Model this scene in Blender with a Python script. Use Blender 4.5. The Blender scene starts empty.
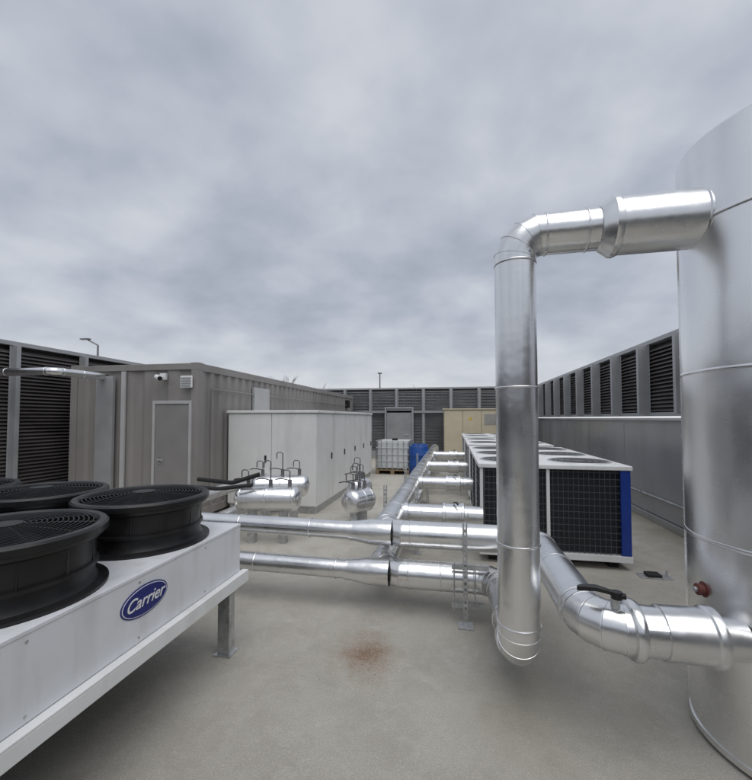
import bpy, bmesh, math, random
from mathutils import Vector, Matrix
random.seed(7)
S=bpy.context.scene
COL=S.collection
pi=math.pi
# ------------------------------------------------------------ materials
def mat(name,c,rough=.6,metal=0,var=.12,scale=3.,bump=.0,bscale=40.,fine=0.,rvar=.1,stretch=None,dirt=None,bstretch=None,bdetail=3):
    m=bpy.data.materials.new(name); m.use_nodes=True
    nt=m.node_tree; N=nt.nodes; Lk=nt.links
    b=N['Principled BSDF']
    tc=N.new('ShaderNodeTexCoord'); mp=N.new('ShaderNodeMapping')
    Lk.new(tc.outputs['Object'],mp.inputs[0])
    if stretch: mp.inputs['Scale'].default_value=stretch
    n=N.new('ShaderNodeTexNoise'); n.inputs['Scale'].default_value=scale; n.inputs['Detail'].default_value=6; n.inputs['Roughness'].default_value=.6
    Lk.new(mp.outputs[0],n.inputs['Vector'])
    r=N.new('ShaderNodeValToRGB'); r.color_ramp.elements[0].position=.3; r.color_ramp.elements[1].position=.72
    lo=[max(0,x*(1-var)) for x in c]; hi=[min(1,x*(1+var)) for x in c]
    r.color_ramp.elements[0].color=(*lo,1); r.color_ramp.elements[1].color=(*hi,1)
    Lk.new(n.outputs['Fac'],r.inputs[0])
    out=r.outputs[0]
    if dirt:
        n2=N.new('ShaderNodeTexNoise'); n2.inputs['Scale'].default_value=dirt[1]; n2.inputs['Detail'].default_value=8
        mp2=N.new('ShaderNodeMapping'); mp2.inputs['Scale'].default_value=(1,1,.18)
        Lk.new(tc.outputs['Object'],mp2.inputs[0]); Lk.new(mp2.outputs[0],n2.inputs['Vector'])
        r2=N.new('ShaderNodeValToRGB'); r2.color_ramp.elements[0].position=.5; r2.color_ramp.elements[1].position=.75
        r2.color_ramp.elements[1].color=(dirt[2],)*3+(1,)
        Lk.new(n2.outputs['Fac'],r2.inputs[0])
        mx=N.new('ShaderNodeMix'); mx.data_type='RGBA'
        Lk.new(r2.outputs[0],mx.inputs[0]); Lk.new(out,mx.inputs[6]); mx.inputs[7].default_value=(*dirt[0],1)
        out=mx.outputs[2]
    Lk.new(out,b.inputs['Base Color'])
    b.inputs['Metallic'].default_value=metal
    mr=N.new('ShaderNodeMapRange'); mr.inputs['From Min'].default_value=.3; mr.inputs['From Max'].default_value=.7
    mr.inputs['To Min'].default_value=max(.02,rough-rvar); mr.inputs['To Max'].default_value=min(1,rough+rvar)
    Lk.new(n.outputs['Fac'],mr.inputs['Value']); Lk.new(mr.outputs[0],b.inputs['Roughness'])
    if bump>0:
        nb=N.new('ShaderNodeTexNoise'); nb.inputs['Scale'].default_value=bscale; nb.inputs['Detail'].default_value=bdetail
        if bstretch:
            mb=N.new('ShaderNodeMapping'); mb.inputs['Scale'].default_value=bstretch; Lk.new(tc.outputs['Object'],mb.inputs[0]); Lk.new(mb.outputs[0],nb.inputs['Vector'])
        else: Lk.new(mp.outputs[0],nb.inputs['Vector'])
        bp=N.new('ShaderNodeBump'); bp.inputs['Strength'].default_value=bump; bp.inputs['Distance'].default_value=.02
        Lk.new(nb.outputs['Fac'],bp.inputs['Height']); Lk.new(bp.outputs[0],b.inputs['Normal'])
    return m
FOIL=mat('foil_cladding',(.80,.805,.81),.28,1,.06,3.5,bump=.22,bscale=6,rvar=.06,bdetail=2)
FOIL2=mat('foil_cladding_tank',(.86,.865,.87),.29,1,.06,1.6,bump=.36,bscale=2.8,rvar=.07,bdetail=1.5)
BEAD=mat('cladding_bead',(.5,.5,.51),.35,1,.1,20)
GALV=mat('galvanised_steel',(.52,.53,.54),.45,.8,.28,18,bump=.1,bscale=60)
TUBE=mat('dull_tube',(.22,.22,.23),.4,.7,.2,10)
WHITE=mat('white_paint',(.78,.79,.79),.42,0,.04,4,dirt=((.45,.43,.39),5,.35))
CREAM=mat('cabinet_paint',(.74,.745,.73),.5,0,.04,3,dirt=((.4,.38,.34),4,.3))
CASE=mat('condenser_paint',(.72,.74,.77),.38,0,.04,6,dirt=((.42,.41,.38),7,.4))
BLACK=mat('black_plastic',(.008,.008,.009),.40,0,.4,9,rvar=.12,dirt=((.025,.024,.022),9,.4))
MESHB=mat('black_wire',(.012,.012,.013),.5,0,.3,8)
CONT=mat('container_paint',(.27,.255,.245),.55,0,.07,1.5,dirt=((.15,.14,.13),3,.45))
CONTD=mat('container_door_paint',(.25,.24,.235),.5,0,.06,3)
CONTL=mat('container_light_frame',(.45,.45,.45),.5,0,.07,3)
PANELG=mat('panel_grey',(.36,.365,.37),.45,.2,.08,3)
LOUV=mat('louvre_blade',(.13,.118,.117),.42,.3,.2,1.2,stretch=(1,1,4))
LOUVL=mat('louvre_blade_grey',(.26,.262,.267),.45,.3,.2,1.2,stretch=(1,1,4))
LOUVBK=mat('louvre_backing',(.02,.019,.019),.8)
LOUVBL=mat('louvre_backing_grey',(.09,.09,.092),.8)
POST=mat('screen_post',(.38,.39,.40),.45,.3,.1,3)
CAPM=mat('wall_capping',(.55,.56,.57),.4,.3,.08,2)
PARA=mat('parapet_sheet',(.42,.425,.43),.33,.35,.14,.9,bump=.08,bscale=2.5,stretch=(1,1,.35),dirt=((.25,.24,.215),1.4,.5))
TAN=mat('tan_paint',(.60,.53,.39),.55,0,.06,3)
BLUE=mat('blue_paint',(.012,.045,.28),.35,0,.1,4)
BLUEP=mat('blue_plastic',(.01,.07,.30),.4,0,.1,4)
LOGOB=mat('logo_blue',(.01,.018,.17),.3,0,.03,4)
LOGOW=mat('logo_white',(.8,.8,.82),.4,0,.02,4)
RED=mat('copper_red',(.15,.05,.04),.5,.3,.25,20)
COIL=mat('coil_fins',(.035,.038,.045),.5,.4,.3,30,stretch=(40,1,.2))
PLAST=mat('tote_plastic',(.62,.65,.66),.35,0,.1,3)
WOOD=mat('pallet_wood',(.28,.21,.13),.8,0,.25,12)
YEL=mat('warning_yellow',(.75,.5,.02),.5)
BARK=mat('bark',(.10,.085,.075),.9)
RUST=mat('debris_brown',(.17,.105,.065),.9,0,.4,60)
RUB=mat('black_rubber',(.02,.02,.02),.8)
WIRE=mat('guard_wire',(.11,.115,.125),.5,.5)
GRL=mat('grille_grey',(.16,.165,.17),.5,.3)

# ------------------------------------------------------------ helpers
def empty(name):
    e=bpy.data.objects.new(name,None); COL.objects.link(e); e.empty_display_size=.2; return e
def mk(name,vs,fs,m,par=None,smooth=False,sharp=35):
    me=bpy.data.meshes.new(name); me.from_pydata([tuple(v) for v in vs],[],fs)
    ms=m if isinstance(m,(list,tuple)) else [m]
    for q in ms: me.materials.append(q)
    bm=bmesh.new(); bm.from_mesh(me); bmesh.ops.recalc_face_normals(bm,faces=bm.faces[:])
    if smooth:
        for f in bm.faces: f.smooth=True
        for e in bm.edges:
            if len(e.link_faces)==2 and e.calc_face_angle(0)>math.radians(sharp): e.smooth=False
    bm.to_mesh(me); bm.free()
    o=bpy.data.objects.new(name,me); COL.objects.link(o)
    if par: o.parent=par
    return o
class G:
    def __init__(s): s.v=[]; s.f=[]
    def add(s,vs,fs):
        k=len(s.v); s.v+=[Vector(v) for v in vs]; s.f+=[tuple(i+k for i in f) for f in fs]
    def box(s,x0,x1,y0,y1,z0,z1):
        s.add([(x0,y0,z0),(x1,y0,z0),(x1,y1,z0),(x0,y1,z0),(x0,y0,z1),(x1,y0,z1),(x1,y1,z1),(x0,y1,z1)],
              [(0,3,2,1),(4,5,6,7),(0,1,5,4),(1,2,6,5),(2,3,7,6),(3,0,4,7)])
    def cyl(s,p0,p1,r,n=12,r2=None,caps=True):
        p0=Vector(p0);p1=Vector(p1);d=(p1-p0).normalized();r2=r if r2 is None else r2
        a=d.orthogonal().normalized();b=d.cross(a)
        vs=[p0+r*(math.cos(2*pi*i/n)*a+math.sin(2*pi*i/n)*b) for i in range(n)]+[p1+r2*(math.cos(2*pi*i/n)*a+math.sin(2*pi*i/n)*b) for i in range(n)]
        fs=[(i,(i+1)%n,n+(i+1)%n,n+i) for i in range(n)]
        if caps: fs+=[tuple(range(n-1,-1,-1)),tuple(range(n,2*n))]
        s.add(vs,fs)
    def lathe(s,o,d,prof,n=40):
        o=Vector(o);d=Vector(d).normalized();a=d.orthogonal().normalized();b=d.cross(a)
        vs=[];fs=[]
        for t,r in prof:
            r=max(r,1e-4)
            for i in range(n):
                vs.append(o+d*t+r*(math.cos(2*pi*i/n)*a+math.sin(2*pi*i/n)*b))
        for k in range(len(prof)-1):
            for i in range(n):
                fs.append((k*n+i,k*n+(i+1)%n,(k+1)*n+(i+1)%n,(k+1)*n+i))
        s.add(vs,fs)
    def bead(s,c,d,r,w=.012,h=.006,n=40):
        s.lathe(c,d,[(-w/2,r-.002),(-w/2,r+h*.6),(-w/4,r+h),(w/4,r+h),(w/2,r+h*.6),(w/2,r-.002)],n)
    def make(s,name,m,par=None,smooth=False,bevel=0,sharp=35):
        o=mk(name,s.v,s.f,m,par,smooth,sharp)
        if bevel:
            b=o.modifiers.new('b','BEVEL'); b.width=bevel; b.segments=2; b.limit_method='ANGLE'
        return o
def box(name,x0,x1,y0,y1,z0,z1,m,par=None,bevel=.004):
    g=G(); g.box(x0,x1,y0,y1,z0,z1); return g.make(name,m,par,bevel=bevel)
def cyl(name,p0,p1,r,m,par=None,n=24,r2=None):
    g=G(); g.cyl(p0,p1,r,n,r2); return g.make(name,m,par,smooth=True)

def gore(pts,bend,k=5):
    out=[Vector(pts[0])]
    for i in range(1,len(pts)-1):
        p=Vector(pts[i]);a=(Vector(pts[i-1])-p).normalized();b=(Vector(pts[i+1])-p).normalized()
        bd=bend[i-1] if isinstance(bend,(list,tuple)) else bend
        ang=pi-a.angle(b); t=bd*math.tan(ang/2)
        s=p+a*t; e=p+b*t
        n=(a+b).normalized(); cen=p+n*(bd/math.cos(ang/2))
        u=(s-cen).normalized(); w=(e-cen)-u*((e-cen).dot(u)); w.normalize()
        step=ang/k; rr=bd/math.cos(step/2)
        out.append(s)
        for j in range(k):
            th=step*(j+.5); out.append(cen+rr*(math.cos(th)*u+math.sin(th)*w))
        out.append(e)
    out.append(Vector(pts[-1])); return out
def pipe(name,pts,r,par,m=FOIL,bend=.2,k=4,seam=.9,n=40,caps=True,beads=True,off=.35,lon=None,rivets=False):
    P=gore(pts,bend,k) if len(pts)>2 else [Vector(p) for p in pts]
    d0=(P[1]-P[0]).normalized()
    a=Vector((0,0,1)) if abs(d0.z)<.9 else Vector((1,0,0))
    a=(a-d0*a.dot(d0)).normalized(); b=d0.cross(a)
    vs=[];fs=[];B=G();d=d0
    frames=[]
    for i,p in enumerate(P):
        if 0<i<len(P)-1:
            d2=(P[i+1]-P[i]).normalized(); mm=(d+d2).normalized()
        else: d2=d; mm=d
        ring=[]
        for j in range(n):
            th=2*pi*j/n; q=r*(math.cos(th)*a+math.sin(th)*b)
            t=-(q.dot(mm))/(d.dot(mm)); ring.append(p+q+d*t)
        vs+=ring
        frames.append((p.copy(),mm.copy(),a.copy(),b.copy()))
        if 0<i<len(P)-1 and d.angle(d2)>1e-4:
            q=d.rotation_difference(d2); a=q@a; b=q@b
            if beads:
                c=p
                prof=[(-.005,.999),(-.004,1.022),(.004,1.022),(.005,.999)]
                bv=[];bf=[]
                for t,s in prof:
                    for v in ring: bv.append(c+(v-c)*s+mm*t)
                for kk in range(3):
                    for j in range(n): bf.append((kk*n+j,kk*n+(j+1)%n,(kk+1)*n+(j+1)%n,(kk+1)*n+j))
                B.add(bv,bf)
        d=d2
    for i in range(len(P)-1):
        for j in range(n): fs.append((i*n+j,i*n+(j+1)%n,(i+1)*n+(j+1)%n,(i+1)*n+j))
    if caps: fs+=[tuple(range(n-1,-1,-1)),tuple(range((len(P)-1)*n,len(P)*n))]
    o=mk(name,vs,fs,m,par,True,10)
    for i in range(len(P)-1):
        L=(P[i+1]-P[i]).length; dd=(P[i+1]-P[i]).normalized()
        if L>.28:
            if beads:
                t=off if L>off+.2 else L*.5
                if len(P)>2:
                    if i>0: B.bead(P[i]+dd*.012,dd,r,n=n)
                    if i<len(P)-2: B.bead(P[i+1]-dd*.012,dd,r,n=n)
                while t<L-.12:
                    B.bead(P[i]+dd*t,dd,r,n=n); t+=seam
            if lon is not None:
                aa=frames[i+1][2];bb=frames[i+1][3]
                th=lon; q=(math.cos(th)*aa+math.sin(th)*bb); q=(q-dd*q.dot(dd)).normalized(); s=dd.cross(q)
                v0=P[i]+dd*.02; v1=P[i+1]-dd*.02; w=.012
                B.add([v0+q*(r+.003)+s*w,v0+q*(r+.003)-s*w,v0+q*(r-.01)-s*w,v0+q*(r-.01)+s*w,v1+q*(r+.003)+s*w,v1+q*(r+.003)-s*w,v1+q*(r-.01)-s*w,v1+q*(r-.01)+s*w],
                      [(0,1,2,3),(4,7,6,5),(0,4,5,1),(1,5,6,2),(3,2,6,7),(0,3,7,4)])
                if rivets:
                    t=.08
                    while t<L-.05:
                        c=P[i]+dd*t+q*(r+.002); B.cyl(c,c+q*.004,.005,8,r2=.003); t+=.11
    if B.v: B.make('bead_'+name,FOIL,par,smooth=True,sharp=40)
    return o
# ------------------------------------------------------------ ground
def ground():
    m=bpy.data.materials.new('concrete_screed'); m.use_nodes=True; nt=m.node_tree;N=nt.nodes;L=nt.links;b=N['Principled BSDF']
    mk('ground',[(-400,-400,0),(400,-400,0),(400,400,0),(-400,400,0)],[(0,1,2,3)],m)
    tc=N.new('ShaderNodeTexCoord')
    def noise(s,d=8,r=.6,dist=0):
        n=N.new('ShaderNodeTexNoise'); n.inputs['Scale'].default_value=s;n.inputs['Detail'].default_value=d;n.inputs['Roughness'].default_value=r;n.inputs['Distortion'].default_value=dist
        L.new(tc.outputs['Object'],n.inputs['Vector']);return n.outputs['Fac']
    def ramp(i,p0,c0,p1,c1):
        r=N.new('ShaderNodeValToRGB');e=r.color_ramp.elements;e[0].position=p0;e[1].position=p1
        e[0].color=(*c0,1) if isinstance(c0,tuple) else (c0,c0,c0,1);e[1].color=(*c1,1) if isinstance(c1,tuple) else (c1,c1,c1,1)
        L.new(i,r.inputs[0]);return r.outputs[0]
    def mix(f,a,bb,t='MIX'):
        x=N.new('ShaderNodeMix');x.data_type='RGBA';x.blend_type=t
        if isinstance(f,float): x.inputs[0].default_value=f
        else: L.new(f,x.inputs[0])
        for k,q in ((6,a),(7,bb)):
            if isinstance(q,tuple): x.inputs[k].default_value=(*q,1)
            else: L.new(q,x.inputs[k])
        return x.outputs[2]
    def M(op,a,bb=None,c=None,cl=False):
        x=N.new('ShaderNodeMath');x.operation=op;x.use_clamp=cl
        for k,q in enumerate((a,bb,c)):
            if q is None: continue
            if isinstance(q,(int,float)): x.inputs[k].default_value=q
            else: L.new(q,x.inputs[k])
        return x.outputs[0]
    base=ramp(noise(.55,9,.65,.6),.32,(.47,.445,.39),.68,(.63,.605,.545))
    base=mix(ramp(noise(2.4,8,.72,.4),.46,0.,.66,.75),base,(.42,.395,.34))
    base=mix(ramp(noise(7,8,.75,.5),.53,0.,.72,.6),base,(.70,.68,.62))
    base=mix(ramp(noise(210,3,.8),.38,.85,.54,0.),base,(.29,.27,.23))
    base=mix(ramp(noise(80,5,.85),.55,0.,.66,.7),base,(.75,.725,.665))
    base=mix(ramp(noise(26,6,.85),.57,0.,.67,.6),base,(.38,.355,.30))
    sp=N.new('ShaderNodeSeparateXYZ');L.new(tc.outputs['Object'],sp.inputs[0])
    X,Y=sp.outputs[0],sp.outputs[1]
    al=M('MULTIPLY_ADD',X,1.1,-2.65); al=M('ADD',al,M('MULTIPLY',noise(1.6,6),1.6)); al=M('SUBTRACT',al,.95,cl=True)
    base=mix(M('MULTIPLY',al,.8,cl=True),base,(.21,.185,.115))
    gx=M('SUBTRACT',X,.35);gy=M('SUBTRACT',Y,2.45)
    gd=M('SQRT',M('ADD',M('MULTIPLY',gx,gx),M('MULTIPLY',gy,gy)))
    gd=M('ADD',gd,M('MULTIPLY',M('SUBTRACT',noise(3,5),.5),.5))
    base=mix(M('MULTIPLY',M('SUBTRACT',1.,M('MULTIPLY',gd,1.9),cl=True),.35),base,(.30,.28,.20))
    dx=M('ADD',X,.63);dy=M('SUBTRACT',Y,2.88)
    d2=M('SQRT',M('ADD',M('MULTIPLY',dx,dx),M('MULTIPLY',M('MULTIPLY',dy,dy),.55)))
    d2=M('ADD',d2,M('MULTIPLY',M('SUBTRACT',noise(5,4),.5),.34))
    st=M('SUBTRACT',1.,M('MULTIPLY',d2,3.7),cl=True)
    st=M('MULTIPLY',st,ramp(noise(45,6,.85),.36,.3,.60,1.))
    base=mix(M('MULTIPLY',st,1.35,cl=True),base,(.29,.195,.13))
    L.new(base,b.inputs['Base Color'])
    L.new(ramp(noise(2,5),.3,.62,.7,.95),b.inputs['Roughness'])
    bp=N.new('ShaderNodeBump');bp.inputs['Strength'].default_value=.8;bp.inputs['Distance'].default_value=.009
    L.new(M('ADD',noise(140,4,.8),M('MULTIPLY',noise(12,4),1.5)),bp.inputs['Height']);L.new(bp.outputs[0],b.inputs['Normal'])
ground()
# ------------------------------------------------------------ screens
def screen(name,axis,pos,a0,a1,z0,z1,bay,inward,start=None,fin=.16,bl=LOUV,bk=LOUVBK):
    e=empty(name)
    def bx(g,u0,u1,w0,w1,q0,q1):
        w0,w1=sorted((pos+inward*w0,pos+inward*w1))
        if axis=='y': g.box(w0,w1,u0,u1,q0,q1)
        else: g.box(u0,u1,w0,w1,q0,q1)
    g=G(); z=z0+.05
    while z<z1-.09:
        cs=[(-.02,z+.062),(-.02,z+.069),(.055,z+.012),(.055,z+.0)]
        vs=[]
        for u in (a0,a1):
            for w,q in cs:
                vs.append((pos+inward*w,u,q) if axis=='y' else (u,pos+inward*w,q))
        g.add(vs,[(0,1,2,3),(4,7,6,5),(0,4,5,1),(1,5,6,2),(2,6,7,3),(3,7,4,0)])
        z+=.062
    g.make('blades',bl,e)
    g=G(); bx(g,a0,a1,-.07,-.06,z0,z1); g.make('backing',bk,e)
    g=G(); u=a0 if start is None else start
    while u<=a1+.01:
        bx(g,u-.035,u+.035,.063,.06+fin,z0-.0,z1-.003); bx(g,u-.07,u+.07,.056,.062,z0,z1-.004); u+=bay
    g.make('posts',POST,e,bevel=.003)
    g=G(); bx(g,a0,a1,-.08,.075,z1,z1+.07); bx(g,a0,a1,-.05,.07,z0-.03,z0+.03); g.make('rails',POST,e,bevel=.003)
    return e
RX=3.25; BY=16.7; LX=-7.2; FY=-5.5
screen('louvre_screen','y',RX+.05,FY,BY,1.76,2.93,1.15,-1,start=-4.0)
screen('louvre_screen','y',LX,FY,BY,.3,2.9,1.25,1,start=-4.65,fin=.1)
sc=screen('louvre_screen','x',BY,LX,RX,.3,2.9,1.12,-1,start=LX+.4,fin=.1,bl=LOUVL,bk=LOUVBL)
g=G(); g.box(LX,RX,BY-.2,BY-.12,1.92,2.0); g.make('mid_rail',POST,sc)
screen('louvre_screen','x',FY,LX,RX,.3,2.9,1.2,1,start=LX+.3,fin=.1)
w=empty('parapet_wall')
box('wall_core',RX,RX+.25,FY,BY,0,1.66,PARA,w,0)
y=FY
g=G(); h=G()
while y<BY: 
    g.box(RX-.012,RX-.002,y+.01,y+1.99,.12,1.60)
    for z in (.25,.6,.95,1.3,1.52): h.cyl((RX-.012,y+.06,z),(RX-.017,y+.06,z),.008,8)
    y+=2.0
g.make('cladding_sheets',PARA,w,bevel=.002); h.make('sheet_screws',BEAD,w)
box('capping',RX-.05,RX+.26,FY,BY,1.66,1.70,CAPM,w)
box('skirting_upstand',RX-.06,RX-.013,FY,BY,0,.11,PARA,w)
g=G(); g.cyl((RX-.045,2.8,.42),(RX-.045,15.5,.42),.016)
y=3.2
while y<15.4: g.box(RX-.07,RX-.0125,y,y+.03,.395,.445); y+=1.5
g.make('cable_conduit',GALV,w)
for nm,args in (('kerb_upstand',(LX-.05,LX+.12,FY,BY-.1)),('kerb_upstand',(LX+.13,RX-.07,BY-.15,BY+.05))):
    k=empty('kerb_upstand'); box('kerb',*args,0,.27,PARA,k)
d=empty('service_door')
box('leaf',-2.72,-1.68,BY-.20,BY-.14,.02,2.08,mat('door_grey',(.30,.305,.31),.5),d)
g=G(); g.box(-2.80,-2.73,BY-.24,BY-.12,0,2.16);g.box(-1.67,-1.60,BY-.24,BY-.12,0,2.16);g.box(-2.725,-1.675,BY-.24,BY-.12,2.09,2.16);g.make('frame',POST,d)
cyl('handle',(-1.82,BY-.25,1.02),(-1.95,BY-.25,1.02),.012,GALV,d)
t=empty('electrical_cabinet')
box('body',-.35,1.75,15.6,16.3,.08,2.02,TAN,t,.01)
box('plinth',-.31,1.71,15.64,16.27,0,.08,GALV,t)
g=G()
for i in range(3): g.box(-.32+i*.695,-.32+i*.695+.66,15.575,15.6,.14,1.97)
g.make('doors',TAN,t,bevel=.006)
box('roof',-.4,1.8,15.54,16.35,2.02,2.06,TAN,t)
g=G()
for i in range(12): g.box(1.15,1.6,15.563,15.575,1.45+i*.035,1.468+i*.035)
g.make('vent_slats',GALV,t)
mk('warning_label',[(.57,15.57,1.62),(.71,15.57,1.62),(.64,15.57,1.75)],[(0,1,2)],YEL,t)
# ------------------------------------------------------------ container
c=empty('steel_container')
X0,X1,Y0,Y1,ZT=-6.66,-4.14,5.93,16.35,2.62
def corr(g,axis,pos,a0,a1,z0,z1,out,pitch=.27,dep=.035):
    n=max(1,round((a1-a0)/pitch));p=(a1-a0)/n;pts=[]
    for i in range(n):
        s=a0+i*p; pts+=[(s,0),(s+p*.36,0),(s+p*.5,dep),(s+p*.86,dep)]
    pts.append((a1,0))
    vs=[]
    for u,w in pts:
        q=pos-out*w
        for z in (z0,z1): vs.append((q,u,z) if axis=='y' else (u,q,z))
    fs=[(2*i,2*i+2,2*i+3,2*i+1) for i in range(len(pts)-1)]
    g.add(vs,fs)
g=G(); corr(g,'y',X1-.02,Y0+.12,Y1-.12,.18,ZT-.13,1); corr(g,'y',X0+.02,Y0+.12,Y1-.12,.18,ZT-.13,-1)
corr(g,'x',Y0+.03,X0+.12,X1-.12,.18,ZT-.11,-1,pitch=.42,dep=.025); corr(g,'x',Y1-.03,X0+.12,X1-.12,.18,ZT-.13,1)
g.make('corrugated_walls',CONT,c)
g=G()
for x in (X0,X1-.13):
    for y in (Y0,Y1-.13): g.box(x,x+.13,y,y+.13,.05,ZT)
for x in (X0+.005,X1-.085): g.box(x,x+.08,Y0+.13,Y1-.13,ZT-.13,ZT-.003); g.box(x,x+.08,Y0+.13,Y1-.13,.05,.18)
for y in (Y0+.005,Y1-.085): g.box(X0+.13,X1-.13,y,y+.08,ZT-.11,ZT-.003); g.box(X0+.13,X1-.13,y,y+.08,.05,.18)
g.make('frame',CONT,c,bevel=.006)
box('roof_sheet',X0+.06,X1-.06,Y0+.06,Y1-.06,ZT-.05,ZT-.01,CONT,c)
box('floor_sheet',X0+.06,X1-.06,Y0+.06,Y1-.06,.07,.12,CONT,c)
g=G()
for x in (X0-.003,X1-.147):
    for y in (Y0-.003,Y1-.147):
        g.box(x,x+.15,y,y+.15,ZT-.12,ZT+.006); g.box(x,x+.15,y,y+.15,0,.12)
g.make('corner_castings',CONT,c,bevel=.008)
box('door_leaf',-4.92,-4.29,Y0-.015,Y0+.035,.2,1.93,CONTD,c)
g=G(); g.box(-4.97,-4.925,Y0-.03,Y0+.03,.15,1.99);g.box(-4.285,-4.24,Y0-.03,Y0+.03,.15,1.99);g.box(-4.924,-4.286,Y0-.03,Y0+.03,1.935,1.99);g.make('door_frame',CONTL,c,bevel=.003)
g=G(); g.cyl((-4.84,Y0-.05,1.0),(-4.74,Y0-.05,1.0),.01);g.cyl((-4.84,Y0-.05,1.0),(-4.84,Y0-.015,1.0),.01);g.box(-4.86,-4.82,Y0-.02,Y0-.015,.93,1.07);g.make('door_handle',GALV,c)
box('grey_duct_panel',-6.06,-5.73,Y0-.06,Y0+.0,.15,2.42,PANELG,c)
g=G(); g.box(-6.075,-6.063,Y0-.05,Y0,.15,2.42); g.box(-5.60,-5.52,Y0-.02,Y0+.01,.15,2.50); g.make('panel_trim',CONTL,c)
g=G(); g.box(-4.44,-4.22,Y0-.05,Y0-.02,2.20,2.40); g.make('vent_box',WHITE,c,bevel=.01)
g=G()
for i in range(4): g.box(-4.42,-4.24,Y0-.062,Y0-.05,2.225+i*.042,2.245+i*.042)
g.make('vent_slats',PANELG,c)
g=G(); g.cyl((X1+.015,6.3,.2),(X1+.015,6.3,2.2),.014); g.cyl((X1+.015,6.3,2.2),(X1+.015,15.2,2.2),.012); g.make('side_conduit',CONT,c)
cam=empty('security_camera')
g=G(); g.box(-4.83,-4.72,Y0-.05,Y0+.005,2.34,2.45); g.cyl((-4.775,Y0-.05,2.39),(-4.775,Y0-.13,2.37),.02); g.make('bracket',WHITE,cam,bevel=.006)
g=G(); g.cyl((-4.84,Y0-.10,2.385),(-4.70,Y0-.20,2.345),.042,20); g.make('body',WHITE,cam,smooth=True)
g=G(); g.cyl((-4.699,Y0-.201,2.345),(-4.69,Y0-.207,2.343),.036,20); g.make('lens',BLACK,cam,smooth=True)
g=G(); g.box(X1-.03,X1+.03,7.8,8.5,1.7,2.35); g.make('side_hatch',CONTL,c,bevel=.006)
box('alarm_box',X1-.03,X1+.10,15.2,15.5,2.1,2.4,BLACK,c)
p=empty('insulated_pipe'); pipe('run',[(-7.15,5.0,2.41),(-5.92,5.0,2.41),(-5.92,5.93,2.41)],.06,p,bend=.12,seam=.8)
# ------------------------------------------------------------ white cabinet
w=empty('equipment_cabinet')
A0,A1,B0,B1,ZC=-4.10,-2.37,6.78,11.6,1.84
box('body',A0+.02,A1-.02,B0+.02,B1-.02,.12,ZC-.05,CREAM,w,0)
g=G()
for i in range(2):
    wd=(A1-A0)/2; g.box(A0+i*wd+.008,A0+(i+1)*wd-.008,B0,B0+.018,.14,ZC-.06)
for i in range(5):
    wd=(B1-B0)/5; g.box(A1-.018,A1,B0+.02+i*wd+.008,B0+(i+1)*wd-.008,.14,ZC-.06)
g.make('panels',CREAM,w,bevel=.004)
box('roof',A0-.02,A1+.03,B0-.03,B1+.02,ZC-.05,ZC,CREAM,w,.01)
box('plinth',A0+.03,A1-.03,B0+.04,B1-.03,0,.12,GALV,w,0)
g=G()
for i in range(5): 
    yy=B0+.02+i*.96+.82; g.box(A1,A1+.02,yy,yy+.03,.9,1.02)
g.box(A0+.74,A0+.77,B0-.02,B0,.9,1.02);g.make('handles',BLACK,w)
# ------------------------------------------------------------ tote + drums
t=empty('liquid_tote')
box('bottle',-2.28,-1.33,12.03,12.95,.16,1.0,PLAST,t,.06)
cyl('cap',(-1.8,12.5,1.0),(-1.8,12.5,1.06),.09,BLACK,t)
g=G()
for z in (.2,.4,.6,.8,1.0):
    for (a,b) in (((-2.31,12.0,z),(-1.30,12.0,z)),((-2.31,12.98,z),(-1.30,12.98,z)),((-2.31,12.0,z),(-2.31,12.98,z)),((-1.30,12.0,z),(-1.30,12.98,z))): g.cyl(a,b,.011,8)
for i in range(7):
    x=-2.31+i*1.01/6
    for yy in (12.0,12.98): g.cyl((x,yy,.14),(x,yy,1.01),.011,8)
    yy=12.0+i*.98/6
    for x in (-2.31,-1.30): g.cyl((x,yy,.14),(x,yy,1.01),.011,8)
g.make('cage',GALV,t)
g=G(); g.box(-2.32,-1.29,11.99,12.99,.11,.14)
for i in range(3): g.box(-2.32+i*.46,-2.22+i*.46,11.99,12.99,0,.11)
g.make('pallet',WOOD,t)
for (x,y) in ((-1.02,12.1),(-1.1,13.0)):
    b=empty('blue_drum')
    g=G(); g.lathe((x,y,0),(0,0,1),[(0,0),(0,.27),(.02,.29),(.28,.29),(.3,.30),(.32,.29),(.58,.29),(.6,.30),(.62,.29),(.82,.29),(.86,.27),(.86,.22),(.84,.21),(.84,0)],32); g.make('shell',BLUEP,b,smooth=True)
    cyl('bung',(x,y-.1,.84),(x,y-.1,.87),.04,BLACK,b)
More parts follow.
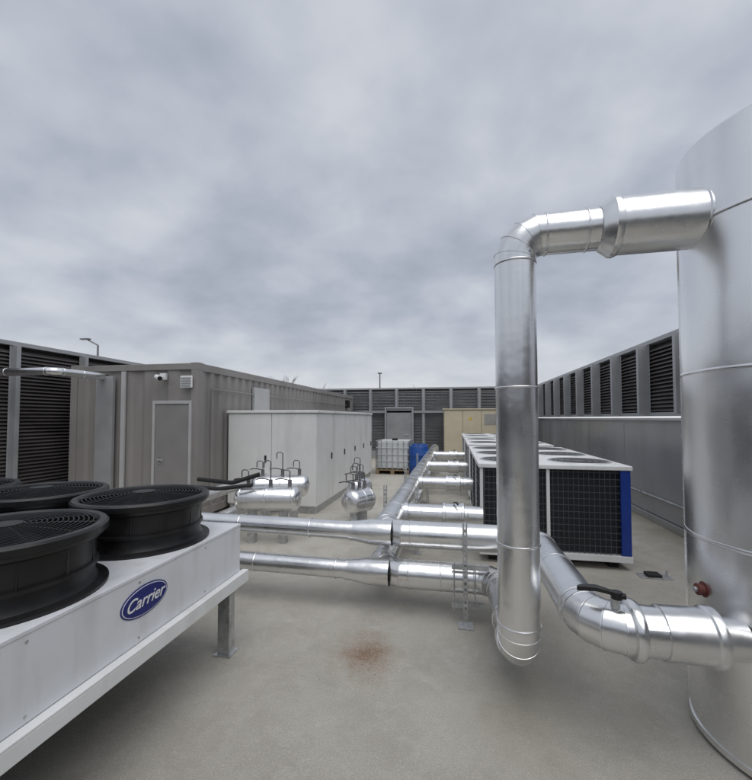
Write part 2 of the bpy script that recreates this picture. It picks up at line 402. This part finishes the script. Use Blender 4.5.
# ------------------------------------------------------------ main pipework
R1=.12
HZ=.63
p=empty('insulated_pipe')
pipe('header_run',[(-.66,15.0,HZ),(-.66,3.72,HZ),(.70,3.72,HZ),(.70,2.27,HZ),(1.25,2.27,HZ)],R1,p,bend=[.26,.2,.18],k=4,seam=1.0,off=.5,lon=1.0)
pipe('left_feed',[(-3.36,6.80,HZ+.01),(-3.36,3.80,HZ+.01),(-.50,3.72,HZ)],.085,p,seam=.75,bend=.15)
g=G(); g.lathe((-.86,3.73,HZ),(1,-.02,0),[(-.10,.082),(-.1,.092),(-.085,.092),(-.06,.092),(.10,.117),(.30,.117)],40); g.make('reducer',FOIL,p,smooth=True)
g=G(); g.lathe((.865,2.27,HZ),(1,0,0),[(-.012,.115),(-.005,.138),(.010,.146),(.028,.146),(.042,.138),(.048,.115)],48)
g.lathe((1.20,2.27,HZ),(1,0,0),[(-.20,.117),(-.195,.128),(.0,.130),(.008,.140),(.03,.144),(.045,.140),(.05,.128),(.055,.098),(.075,.094),(.165,.094)],48)
g.make('collars',FOIL,p,smooth=True)
v=empty('valve_lever')
g=G(); g.cyl((.80,2.25,HZ+.11),(.80,2.25,HZ+.17),.022,16); g.make('stem',GALV,v,smooth=True)
def lever(par,c,d,L,wd,m,th=.012,name='lever'):
    c=Vector(c);d=Vector(d).normalized();s=Vector((-d.y,d.x,0)).normalized();u=Vector((0,0,1))
    vs=[];fs=[];st=[(0,.5,0),(.12,.7,.0),(.35,.45,.012),(.6,.75,.02),(.85,.8,.014),(.97,.55,.006),(1,.3,.004)]
    for t,w_,h in st:
        p0=c+d*L*t+u*h
        vs+=[p0+s*wd*w_/2,p0-s*wd*w_/2,p0-s*wd*w_/2+u*th,p0+s*wd*w_/2+u*th]
    for i in range(len(st)-1):
        for j in range(4): fs.append((i*4+j,i*4+(j+1)%4,(i+1)*4+(j+1)%4,(i+1)*4+j))
    fs+=[(0,1,2,3),tuple((len(st)-1)*4+j for j in (3,2,1,0))]
    o=mk(name,vs,fs,m,par,True,40); bb=o.modifiers.new('b','BEVEL');bb.width=.003;bb.segments=2
    return o
lever(v,(.84,2.22,HZ+.17),(-1,.28,0),.22,.055,BLACK,th=.022)
cyl('hub',(.80,2.23,HZ+.165),(.80,2.23,HZ+.20),.026,BLACK,v)
p=empty('insulated_pipe')
LZ_=.33; TZ=2.80
pipe('lower_header',[(-.66,15.0,LZ_),(-.66,3.56,LZ_),(.375,3.56,LZ_),(.375,2.52,LZ_),(.375,2.52,TZ),(1.0,2.49,TZ)],R1,p,bend=[.26,.2,.15,.16],k=4,seam=.92,off=.48,lon=-.9,rivets=True,n=48)
pipe('lower_left_feed',[(-3.15,6.80,LZ_),(-3.15,3.62,LZ_),(-.50,3.56,LZ_)],.085,p,seam=.8,bend=.15)
g=G(); g.lathe((-.86,3.568,LZ_),(1,-.02,0),[(-.10,.082),(-.1,.092),(-.085,.092),(-.06,.092),(.10,.117),(.30,.117)],40); g.make('lower_reducer',FOIL,p,smooth=True)
g=G(); g.lathe((.89,2.49,TZ),(1,-.04,0),[(-.06,.118),(-.055,.128),(-.01,.158),(0,.168),(.02,.171),(.035,.166),(.04,.158),(.43,.158),(.435,.168),(.455,.172),(.475,.168),(.48,.158),(.56,.155)],56); g.make('tank_sleeve',FOIL,p,smooth=True)
# ------------------------------------------------------------ branches
bn=empty('branch_pipes')
i=0
for yb in (4.55,5.55,6.7,7.9,9.1,10.4,11.8,13.2):
    z=HZ if i%2==0 else .42
    pipe('branch_%d'%i,[(-.60,yb,z),(.31,yb,z)],.10,bn,seam=.5,off=.25,n=28)
    g=G(); g.lathe((-.12,yb,z),(1,0,0),[(-.004,.09),(0,.125),(.004,.13),(.03,.13),(.034,.118),(.20,.118),(.204,.13),(.23,.13),(.234,.125),(.24,.09)],28); g.make('valve_jacket_%d'%i,FOIL,bn,smooth=True)
    g=G(); g.lathe((-.55,yb,z),(1,0,0),[(0,.115),(.05,.115),(.06,.09)],28); g.make('tee_collar_%d'%i,FOIL,bn,smooth=True)
    if i%2==0: lever(bn,(0,yb,z+.13),(.3,-1,0),.16,.03,BLACK,name='lever_%d'%i)
    i+=1
def strut(x,y,ztop,par,w=.042):
    g=G(); 
    g.box(x-w/2,x-w/2+.004,y-w/2,y+w/2,.01,ztop); g.box(x+w/2-.004,x+w/2,y-w/2,y+w/2,.01,ztop)
    z=.012
    while z<ztop-.03:
        g.box(x-w/2+.0041,x+w/2-.0041,y-w/2+.001,y-w/2+.005,z,z+.026); z+=.05
    g.box(x-w/2+.0042,x-.008,y-w/2+.0013,y-w/2+.0047,.011,ztop-.001); g.box(x+.008,x+w/2-.0042,y-w/2+.0013,y-w/2+.0047,.011,ztop-.001)
    g.box(x-.06,x+.06,y-.06,y+.06,0,.0098)
    g.make('strut_post',GALV,par)
s=empty('pipe_support')
strut(.09,3.40,.84,s,w=.036)
g=G(); g.box(-.02,.28,3.425,3.462,.445,.487); g.box(-.02,.24,3.425,3.462,.135,.175)
g.cyl((.17,3.42,.46),(.17,3.42,.16),.005,8); g.cyl((.0,3.42,.50),(.0,3.42,.12),.005,8); g.make('bracket',GALV,s)
g=G(); g.bead((.09,3.72,HZ),(1,0,0),.124,.035,.005); g.bead((.09,3.56,LZ_),(1,0,0),.124,.035,.005)
g.make('pipe_clamps',GALV,s,smooth=True)
for yb in (5.1,7.3,9.8,12.4):
    s=empty('pipe_support'); strut(-.86,yb,.84,s); strut(-.46,yb,.84,s)
    g=G(); g.box(-.835,-.485,yb-.02,yb+.02,.465,.503); g.box(-.835,-.485,yb-.02,yb+.02,.165,.205); g.make('cross_bar',GALV,s)
# ------------------------------------------------------------ tank
t=empty('insulated_tank')
TX,TY,TR=1.80,2.48,.5
g=G(); g.lathe((TX,TY,0),(0,0,1),[(0.02,0),(.02,TR+.006),(.05,TR+.006),(.05,TR),(1.06,TR),(1.06,TR+.004),(1.95,TR+.004),(1.95,TR+.001),(2.75,TR+.001),(2.75,TR+.005),(3.19,TR+.005),(3.205,TR-.01),(3.26,.25),(3.28,0)],96)
g.make('shell',FOIL2,t,smooth=True)
g=G()
for z in (1.06,1.95,2.75): g.bead((TX,TY,z),(0,0,1),TR+.004,.02,.005,n=96)
for ang,z0,z1 in ((218,.05,1.05),(232,1.07,1.94),(222,1.96,2.74),(240,2.76,3.18),(150,.05,3.18),(300,.05,3.18)):
    a=math.radians(ang); q=Vector((math.cos(a),math.sin(a),0)); sd=Vector((-q.y,q.x,0)); c0=Vector((TX,TY,0))
    pv=[]
    for z in (z0,z1):
        for (rr,ss) in ((TR,.015),(TR+.009,.014),(TR+.009,-.014),(TR,-.015)): pv.append(c0+q*rr+sd*ss+Vector((0,0,z)))
    g.add(pv,[(0,1,2,3),(4,7,6,5),(0,4,5,1),(1,5,6,2),(2,6,7,3)])
    z=z0+.1
    while z<z1:
        c1=c0+q*(TR+.008)+Vector((0,0,z)); g.cyl(c1,c1+q*.004,.006,8,r2=.003); z+=.16
g.make('seams',FOIL2,t,smooth=True,sharp=40)
g=G(); g.lathe((TX-TR+.012,TY-.03,.79),(-1,-.06,0),[(0,.04),(.012,.04),(.014,.027),(.03,.025),(.032,.03),(.043,.03),(.046,.025),(.046,0)],24); g.make('drain_fitting',RED,t,smooth=True)
cyl('drain_plug',(TX-TR-.032,TY-.033,.79),(TX-TR-.047,TY-.034,.79),.014,GALV,t,n=6)
cyl('vent_pipe',(TX,TY,3.27),(TX,TY,3.45),.03,GALV,t)
# ------------------------------------------------------------ chillers
def chiller(x0,x1,y0,y1,z1):
    e=empty('air_cooled_chiller'); z0=.09
    box('top_panel',x0-.02,x1+.02,y0-.02,y1+.02,z1-.05,z1,WHITE,e,.008)
    g=G(); g.box(x0-.01,x1+.01,y0-.012,y0+.05,z0,z0+.07); g.box(x0,x1,y1-.06,y1,z0,z0+.06); g.box(x0-.008,x0+.06,y0+.052,y1-.06,z0,z0+.07); g.box(x1-.06,x1,y0+.06,y1-.06,z0,z0+.06)
    g.make('base_frame',WHITE,e,bevel=.003)
    box('core',x0+.06,x1-.06,y0+.06,y1-.06,z0+.07,z1-.06,COIL,e,0)
    g=G(); xm=(x0+x1-.1)/2
    g.box(x0,x0+.035,y0,y0+.035,z0+.07,z1-.05); g.box(xm-.018,xm+.018,y0,y0+.04,z0+.07,z1-.05)
    ny=max(1,round((y1-y0)/1.)); 
    for i in range(ny+1):
        yy=y0+.04+(y1-y0-.08)*i/ny
        if i: g.box(x0,x0+.035,yy-.02,yy+.02,z0+.07,z1-.05)
        g.box(x1-.035,x1,yy-.02,yy+.02,z0+.06,z1-.05)
    g.make('posts',WHITE,e,bevel=.003)
    box('corner_panel',x1-.10,x1-.0,y0-.006,y0+.035,z0+.072,z1-.052,BLUE,e,.003)
    box('side_panel',x1-.033,x1+.006,y0+.036,y0+1.0,z0+.02,z1-.052,BLUE,e,.003)
    g=G(); x=x0+.05
    while x<x1-.12: g.box(x-.0025,x+.0025,y0+.012,y0+.017,z0+.06,z1-.05); x+=.055
    z=z0+.09
    while z<z1-.06: g.box(x0+.035,x1-.1,y0+.007,y0+.012,z-.003,z+.003); z+=.075
    yy=y0+.06
    while yy<y1: g.box(x0+.012,x0+.017,yy-.0025,yy+.0025,z0+.06,z1-.05); yy+=.08
    z=z0+.09
    while z<z1-.06: g.box(x0+.007,x0+.012,y0+.035,y1,z-.003,z+.003); z+=.075
    g.make('guard_mesh',WIRE,e)
    nf=max(1,round((y1-y0)/1.15)); g=G(); h=G()
    for i in range(nf):
        for xx in ((x0+x1)/2-.42,(x0+x1)/2+.42):
            c=(xx,y0+(y1-y0)*(i+.5)/nf,z1)
            g.lathe(c,(0,0,1),[(-.01,.37),(.006,.365),(.010,.36),(.010,.345),(-.005,.34)],36)
            h.lathe(c,(0,0,1),[(.002,.34),(.004,.1),(.004,0)],24)
            for rr in (.1,.17,.24,.30): h.lathe((c[0],c[1],c[2]+.006),(0,0,1),[(0,rr),(.004,rr),(.004,rr+.006),(0,rr+.006),(0,rr)],30)
    g.make('fan_rings',CAPM,e,smooth=True); h.make('fan_grilles',GRL,e)
    g=G()
    for xx in (x0+.1,x1-.2):
        for yy in (y0+.1,y1-.3): g.box(xx,xx+.1,yy,yy+.2,0,z0)
    g.make('feet',RUB,e)
    return e
chiller(.31,1.94,4.95,7.9,1.16)
chiller(.31,1.94,8.5,11.2,1.16)
chiller(.31,1.94,11.8,14.4,1.16)
f=empty('anchor_foot'); box('plate',1.95,2.26,4.76,4.90,0,.012,GALV,f); box('rubber_pad',2.02,2.16,4.77,4.89,.012,.04,RUB,f,.01); cyl('bolt',(2.22,4.82,.012),(2.22,4.82,.08),.01,GALV,f)
# ------------------------------------------------------------ pump vessels
def vessel(x,y,z,L,r,ang):
    e=empty('pump_vessel'); d=Vector((math.cos(ang),math.sin(ang),0)); o=Vector((x,y,z))
    prof=[(-L/2-.6*r,0)]+[(-L/2-.6*r*math.cos(a),r*math.sin(a)) for a in [pi/2*i/8 for i in range(1,9)]]
    prof+=[(L/2+.6*r*math.sin(a),r*math.cos(a)) for a in [pi/2*i/8 for i in range(0,9)]]
    g=G(); g.lathe(o,d,prof,40); 
    for t in (-L/2,L/2,0): g.bead(o+d*t,d,r,.02,.006,n=40)
    g.make('shell',FOIL,e,smooth=True)
    g=G()
    for t in (-L*.3,L*.3):
        q=o+d*t; g.box(q.x-.05,q.x+.05,q.y-.05,q.y+.05,0,z-r*.8)
    g.make('legs',GALV,e)
    k=0
    for t in (-L*.38,L*.05,L*.42):
        q=o+d*t
        h=.22+.13*(k%2)
        pipe('vent_tube_%d'%k,[(q.x,q.y,z+r*.8),(q.x,q.y,z+r+h),(q.x-.10,q.y,z+r+h),(q.x-.10,q.y,z+r+h-.10)],.008,e,m=TUBE,bend=.035,k=4,n=12,beads=False)
        g=G(); g.cyl((q.x,q.y,z+r*.9),(q.x,q.y,z+r+.09),.026,14); g.make('valve_%d'%k,TUBE,e,smooth=True)
        lever(e,(q.x,q.y,z+r+.08),(-1,-.3,0),.2,.035,BLACK,name='lever_%d'%k)
        k+=1
    return e
vessel(-2.50,5.15,.60,.72,.165,math.radians(8))
vessel(-2.66,5.9,.64,.7,.17,math.radians(20))
vessel(-1.33,5.6,.53,.30,.17,math.radians(60))
vessel(-1.55,6.6,.53,.35,.15,math.radians(80))
hs=empty('flexible_hose')
pipe('hose_run',[(-3.6,5.2,.82),(-2.95,5.0,.82),(-2.6,5.1,.93)],.03,hs,m=RUB,bend=.1,n=16,beads=False)
pipe('hose_run_b',[(-3.6,4.9,.77),(-3.0,4.75,.78),(-2.65,5.0,.80)],.026,hs,m=RUB,bend=.1,n=16,beads=False)
# ------------------------------------------------------------ condenser with fans
c=empty('fan_condenser')
CX0,CX1,CY0,CY1,CB,CT=-4.02,-1.57,-1.6,2.78,.53,.91
g=G()
g.box(CX1-.02,CX1,CY0,CY1,CB+.03,CT-.02); g.box(CX0,CX0+.02,CY0,CY1,CB+.03,CT-.02)
g.box(CX0+.02,CX1-.02,CY1-.02,CY1-.0015,CB+.03,CT-.02); g.box(CX0+.02,CX1-.02,CY0+.0015,CY0+.02,CB+.03,CT-.02)
g.make('side_panels',CASE,c,bevel=.003)
box('top_deck',CX0-.0,CX1+.003,CY0,CY1+.003,CT-.02,CT,CASE,c,.004)
g=G()
g.box(CX1+.001,CX1+.05,CY0-.02,CY1+.04,CB+.02,CB+.032); g.box(CX1+.038,CX1+.05,CY0-.02,CY1+.04,CB-.05,CB+.02)
g.box(CX0-.05,CX1+.037,CY1+.004,CY1+.04,CB-.05,CB+.019)
g.box(CX0-.05,CX0-.001,CY0,CY1,CB-.05,CB+.03)
g.make('base_rail',WHITE,c,bevel=.003)
box('coil',CX0+.03,CX1-.03,CY0+.03,CY1-.03,CB-.02,CB+.04,COIL,c,0)
g=G()
for x in (CX1-.10,CX0+.02):
    for y in (CY1-.12,.55,CY0+.1):
        g.box(x,x+.09,y,y+.006,.01,CB-.02); g.box(x,x+.006,y+.006,y+.07,.01,CB-.02); g.box(x+.084,x+.09,y+.006,y+.07,.01,CB-.02); g.box(x-.02,x+.11,y-.02,y+.10,0,.01)
g.make('legs',GALV,c)
g=G()
y=CY0+.1
while y<CY1:
    for z in (CT-.045,CB+.06): g.cyl((CX1,y,z),(CX1+.003,y,z),.006,8)
    y+=.55
g.make('screws',GALV,c)
g=G(); g.box(CX1,CX1+.003,1.09,1.096,CB+.04,CT-.02);g.box(CX1,CX1+.003,.2,.206,CB+.04,CT-.02); g.make('panel_joints',BEAD,c)
FR=.385
S1=G();S2=G();S3=G();S4=G()
for xx in (-1.985,-2.80,-3.615):
    for k in range(5):
        yy=2.30-.83*k; o=(xx,yy,CT)
        S1.lathe(o,(0,0,1),[(0,FR+.012),(.015,FR+.012),(.02,FR-.03),(.05,FR-.045),(.09,FR-.045),(.095,FR-.03),(.11,FR-.03),(.115,FR-.045),(.22,FR-.04),(.235,FR-.01),(.25,FR-.005),(.255,FR+.008),(.285,FR+.008),(.295,FR-.002),(.295,FR-.03),(.28,FR-.045),(.0,FR-.06)],72)
        for a in range(12):
            t=2*pi*a/12; cx=xx+(FR-.045)*math.cos(t);cy=yy+(FR-.045)*math.sin(t)
            S1.cyl((cx,cy,CT+.11),(cx,cy,CT+.24),.006,6)
        for r in [.07+.02*i for i in range(14)]:
            zt=CT+.285+.025*(1-(r/FR)**2)
            S2.lathe((xx,yy,zt),(0,0,1),[(-.002,r-.002),(.002,r-.002),(.002,r+.002),(-.002,r+.002),(-.002,r-.002)],48)
        for a in range(12):
            t=2*pi*a/12+.1; ca,sa=math.cos(t),math.sin(t)
            pr=[(.06,.308),(.22,.30),(.35,.287)]
            for (r0,z0),(r1,z1) in zip(pr,pr[1:]): S2.cyl((xx+r0*ca,yy+r0*sa,CT+z0),(xx+r1*ca,yy+r1*sa,CT+z1),.003,6)
        S3.lathe(o,(0,0,1),[(.06,.13),(.23,.13),(.25,.10),(.25,0)],28)
        for a in range(6):
            t=2*pi*a/6; vs=[]
            for r0 in (.12,.22,.325):
                for dt,dz in ((-.32,.10),(0,.15),(.32,.21)):
                    vs.append((xx+r0*math.cos(t+dt),yy+r0*math.sin(t+dt),CT+dz))
            S3.add(vs,[(0,1,4,3),(1,2,5,4),(3,4,7,6),(4,5,8,7)])
        S4.cyl((xx,yy,CT+.298),(xx,yy,CT+.314),.065,28)
S1.make('fan_shrouds',BLACK,c,smooth=True,sharp=30); S2.make('fan_grilles',MESHB,c,smooth=True); S3.make('fan_blades',BLACK,c,smooth=True); S4.make('fan_hub_caps',BLACK,c,smooth=True)
def ell(name,xa,cy,cz,a,b,m,par):
    n=48; vs=[(xa,cy+a*math.cos(2*pi*i/n),cz+b*math.sin(2*pi*i/n)) for i in range(n)]+[(xa-.003,cy+a*math.cos(2*pi*i/n),cz+b*math.sin(2*pi*i/n)) for i in range(n)]
    mk(name,vs,[tuple(range(n))]+[(i,n+i,n+(i+1)%n,(i+1)%n) for i in range(n)],m,par)
LY,LZ=1.84,.765
ell('badge_border',CX1+.003,LY,LZ,.160,.078,LOGOB,c)
ell('badge_white_ring',CX1+.0045,LY,LZ,.153,.071,LOGOW,c)
ell('badge_field',CX1+.006,LY,LZ,.148,.067,LOGOB,c)
fc=bpy.data.curves.new('badge_text','FONT'); fc.body='Carrier'; fc.size=.086; fc.shear=.4; fc.align_x='CENTER'; fc.align_y='CENTER'; fc.extrude=.0008; fc.offset=.0006
fc.materials.append(LOGOW)
ft=bpy.data.objects.new('badge_text',fc); COL.objects.link(ft); ft.parent=c; ft.location=(CX1+.0075,LY-.005,LZ); ft.rotation_euler=(pi/2,0,pi/2)
# ------------------------------------------------------------ debris
g=G()
for i in range(260):
    a=random.random()*2*pi; r=abs(random.gauss(0,.12)); x=-.63+r*1.1*math.cos(a); y=2.88+r*1.5*math.sin(a); s=random.uniform(.0008,.0028)
    t=random.random()*pi; dx,dy=math.cos(t)*s,math.sin(t)*s
    g.add([(x-dx*2,y-dy*2,.0005),(x+dy,y-dx,.0005),(x+dx*2,y+dy*2,.0005),(x-dy,y+dx,s*.8)],[(0,1,3),(1,2,3),(2,0,3)])
g.make('scattered_debris',RUST)
# ------------------------------------------------------------ lamps and trees beyond
l=empty('street_lamp')
g=G(); g.cyl((-20.6,20,0),(-20.6,20,6.0),.09,12,r2=.05); g.cyl((-20.6,20,6.0),(-21.2,19.8,6.35),.04,8); g.make('pole',TUBE,l)
g=G(); g.box(-21.6,-21.0,19.7,19.95,6.32,6.40); g.make('head',TUBE,l,bevel=.03)
l=empty('street_lamp')
g=G(); g.cyl((-7.3,40,0),(-7.3,40,6.2),.11,12,r2=.06); g.make('pole',TUBE,l)
g=G(); g.box(-7.5,-7.1,39.8,40.2,6.2,6.32); g.make('head',TUBE,l,bevel=.03)
g=G()
def br(p,d,L,r,lv):
    q=p+d*L; g.cyl(p,q,r,5,r2=r*.65,caps=False)
    if lv==0: return
    for i in range(3 if lv>1 else 4):
        nd=(d+Vector((random.uniform(-.7,.7),random.uniform(-.7,.7),random.uniform(-.1,.5)))).normalized()
        br(p+d*L*random.uniform(.55,1),nd,L*random.uniform(.55,.8),r*.6,lv-1)
for (x,y,h) in ((-25.5,60,3.6),(-28.0,62,3.3),(-22.8,64,3.3),(-5.5,66,3.1),(-31,58,3.1),(-20.5,60,2.8)):
    br(Vector((x,y,0)),Vector((0,0,1)),h,.10,4)
g.make('bare_trees',BARK)
# ------------------------------------------------------------ sky / sun
W=bpy.data.worlds.new('World'); S.world=W; W.use_nodes=True; nt=W.node_tree;N=nt.nodes;L=nt.links
bg=N['Background'];out=N['World Output']
EL,AZ=math.radians(64),math.radians(150)
sky=N.new('ShaderNodeTexSky'); sky.sky_type='NISHITA'; sky.sun_disc=False; sky.sun_elevation=EL; sky.sun_rotation=AZ
L.new(sky.outputs[0],bg.inputs[0]); bg.inputs[1].default_value=.1
bg2=N.new('ShaderNodeBackground'); mx=N.new('ShaderNodeMixShader'); mx.inputs[0].default_value=.94
L.new(bg.outputs[0],mx.inputs[1]); L.new(bg2.outputs[0],mx.inputs[2]); L.new(mx.outputs[0],out.inputs[0])
tc=N.new('ShaderNodeTexCoord'); sp=N.new('ShaderNodeSeparateXYZ'); L.new(tc.outputs['Generated'],sp.inputs[0])
def M(op,a,b=None,cl=False):
    x=N.new('ShaderNodeMath');x.operation=op;x.use_clamp=cl
    for k,q in enumerate((a,b)):
        if q is None: continue
        if isinstance(q,(int,float)): x.inputs[k].default_value=q
        else: L.new(q,x.inputs[k])
    return x.outputs[0]
zc=M('MAXIMUM',sp.outputs[2],0.0); dv=M('ADD',zc,.32)
cb=N.new('ShaderNodeCombineXYZ'); L.new(M('DIVIDE',sp.outputs[0],dv),cb.inputs[0]); L.new(M('DIVIDE',sp.outputs[1],dv),cb.inputs[1]); cb.inputs[2].default_value=5.3
def ns(s,d,r,dist):
    n=N.new('ShaderNodeTexNoise'); n.inputs['Scale'].default_value=s;n.inputs['Detail'].default_value=d;n.inputs['Roughness'].default_value=r;n.inputs['Distortion'].default_value=dist
    L.new(cb.outputs[0],n.inputs['Vector']); return n.outputs['Fac']
f=M('ADD',M('MULTIPLY',ns(1.1,3,.45,.4),.52),M('MULTIPLY',ns(3.4,6,.5,.1),.48))
r=N.new('ShaderNodeValToRGB'); e=r.color_ramp.elements; r.color_ramp.interpolation='B_SPLINE'
e[0].position=.34; e[0].color=(.335,.375,.455,1); e[1].position=.66; e[1].color=(.68,.705,.755,1)
m_=e.new(.49); m_.color=(.48,.515,.59,1)
L.new(f,r.inputs[0])
hr=N.new('ShaderNodeValToRGB'); L.new(zc,hr.inputs[0]); he=hr.color_ramp.elements
he[0].position=0.035; he[0].color=(.9,.9,.9,1); he[1].position=.24; he[1].color=(0,0,0,1)
h2=he.new(.09); h2.color=(.35,.35,.35,1)
mm=N.new('ShaderNodeMix'); mm.data_type='RGBA'; L.new(hr.outputs[0],mm.inputs[0]); L.new(r.outputs[0],mm.inputs[6]); mm.inputs[7].default_value=(.80,.815,.83,1)
L.new(mm.outputs[2],bg2.inputs[0]); bg2.inputs[1].default_value=1.0
sd=bpy.data.lights.new('sun','SUN'); sd.energy=1.5; sd.angle=math.radians(60); sd.color=(1,.975,.935)
so=bpy.data.objects.new('sun',sd); COL.objects.link(so)
dirn=Vector((math.sin(AZ)*math.cos(EL),math.cos(AZ)*math.cos(EL),math.sin(EL)))
so.rotation_euler=dirn.to_track_quat('Z','Y').to_euler(); so.location=(0,0,20)
# ------------------------------------------------------------ camera
cd=bpy.data.cameras.new('camera'); co=bpy.data.objects.new('camera',cd); COL.objects.link(co); S.camera=co
cd.sensor_fit='VERTICAL'; cd.sensor_height=36; cd.sensor_width=36; cd.lens=400/780*36; cd.clip_end=2000; cd.clip_start=.02
pt=math.atan(14/400); cd.shift_y=14/780
ps=math.atan(77/400)
co.location=(0,0,1.7); co.rotation_euler=(pi/2+pt,0,ps)
S.view_settings.view_transform='Standard'; S.view_settings.look='None'; S.view_settings.exposure=0
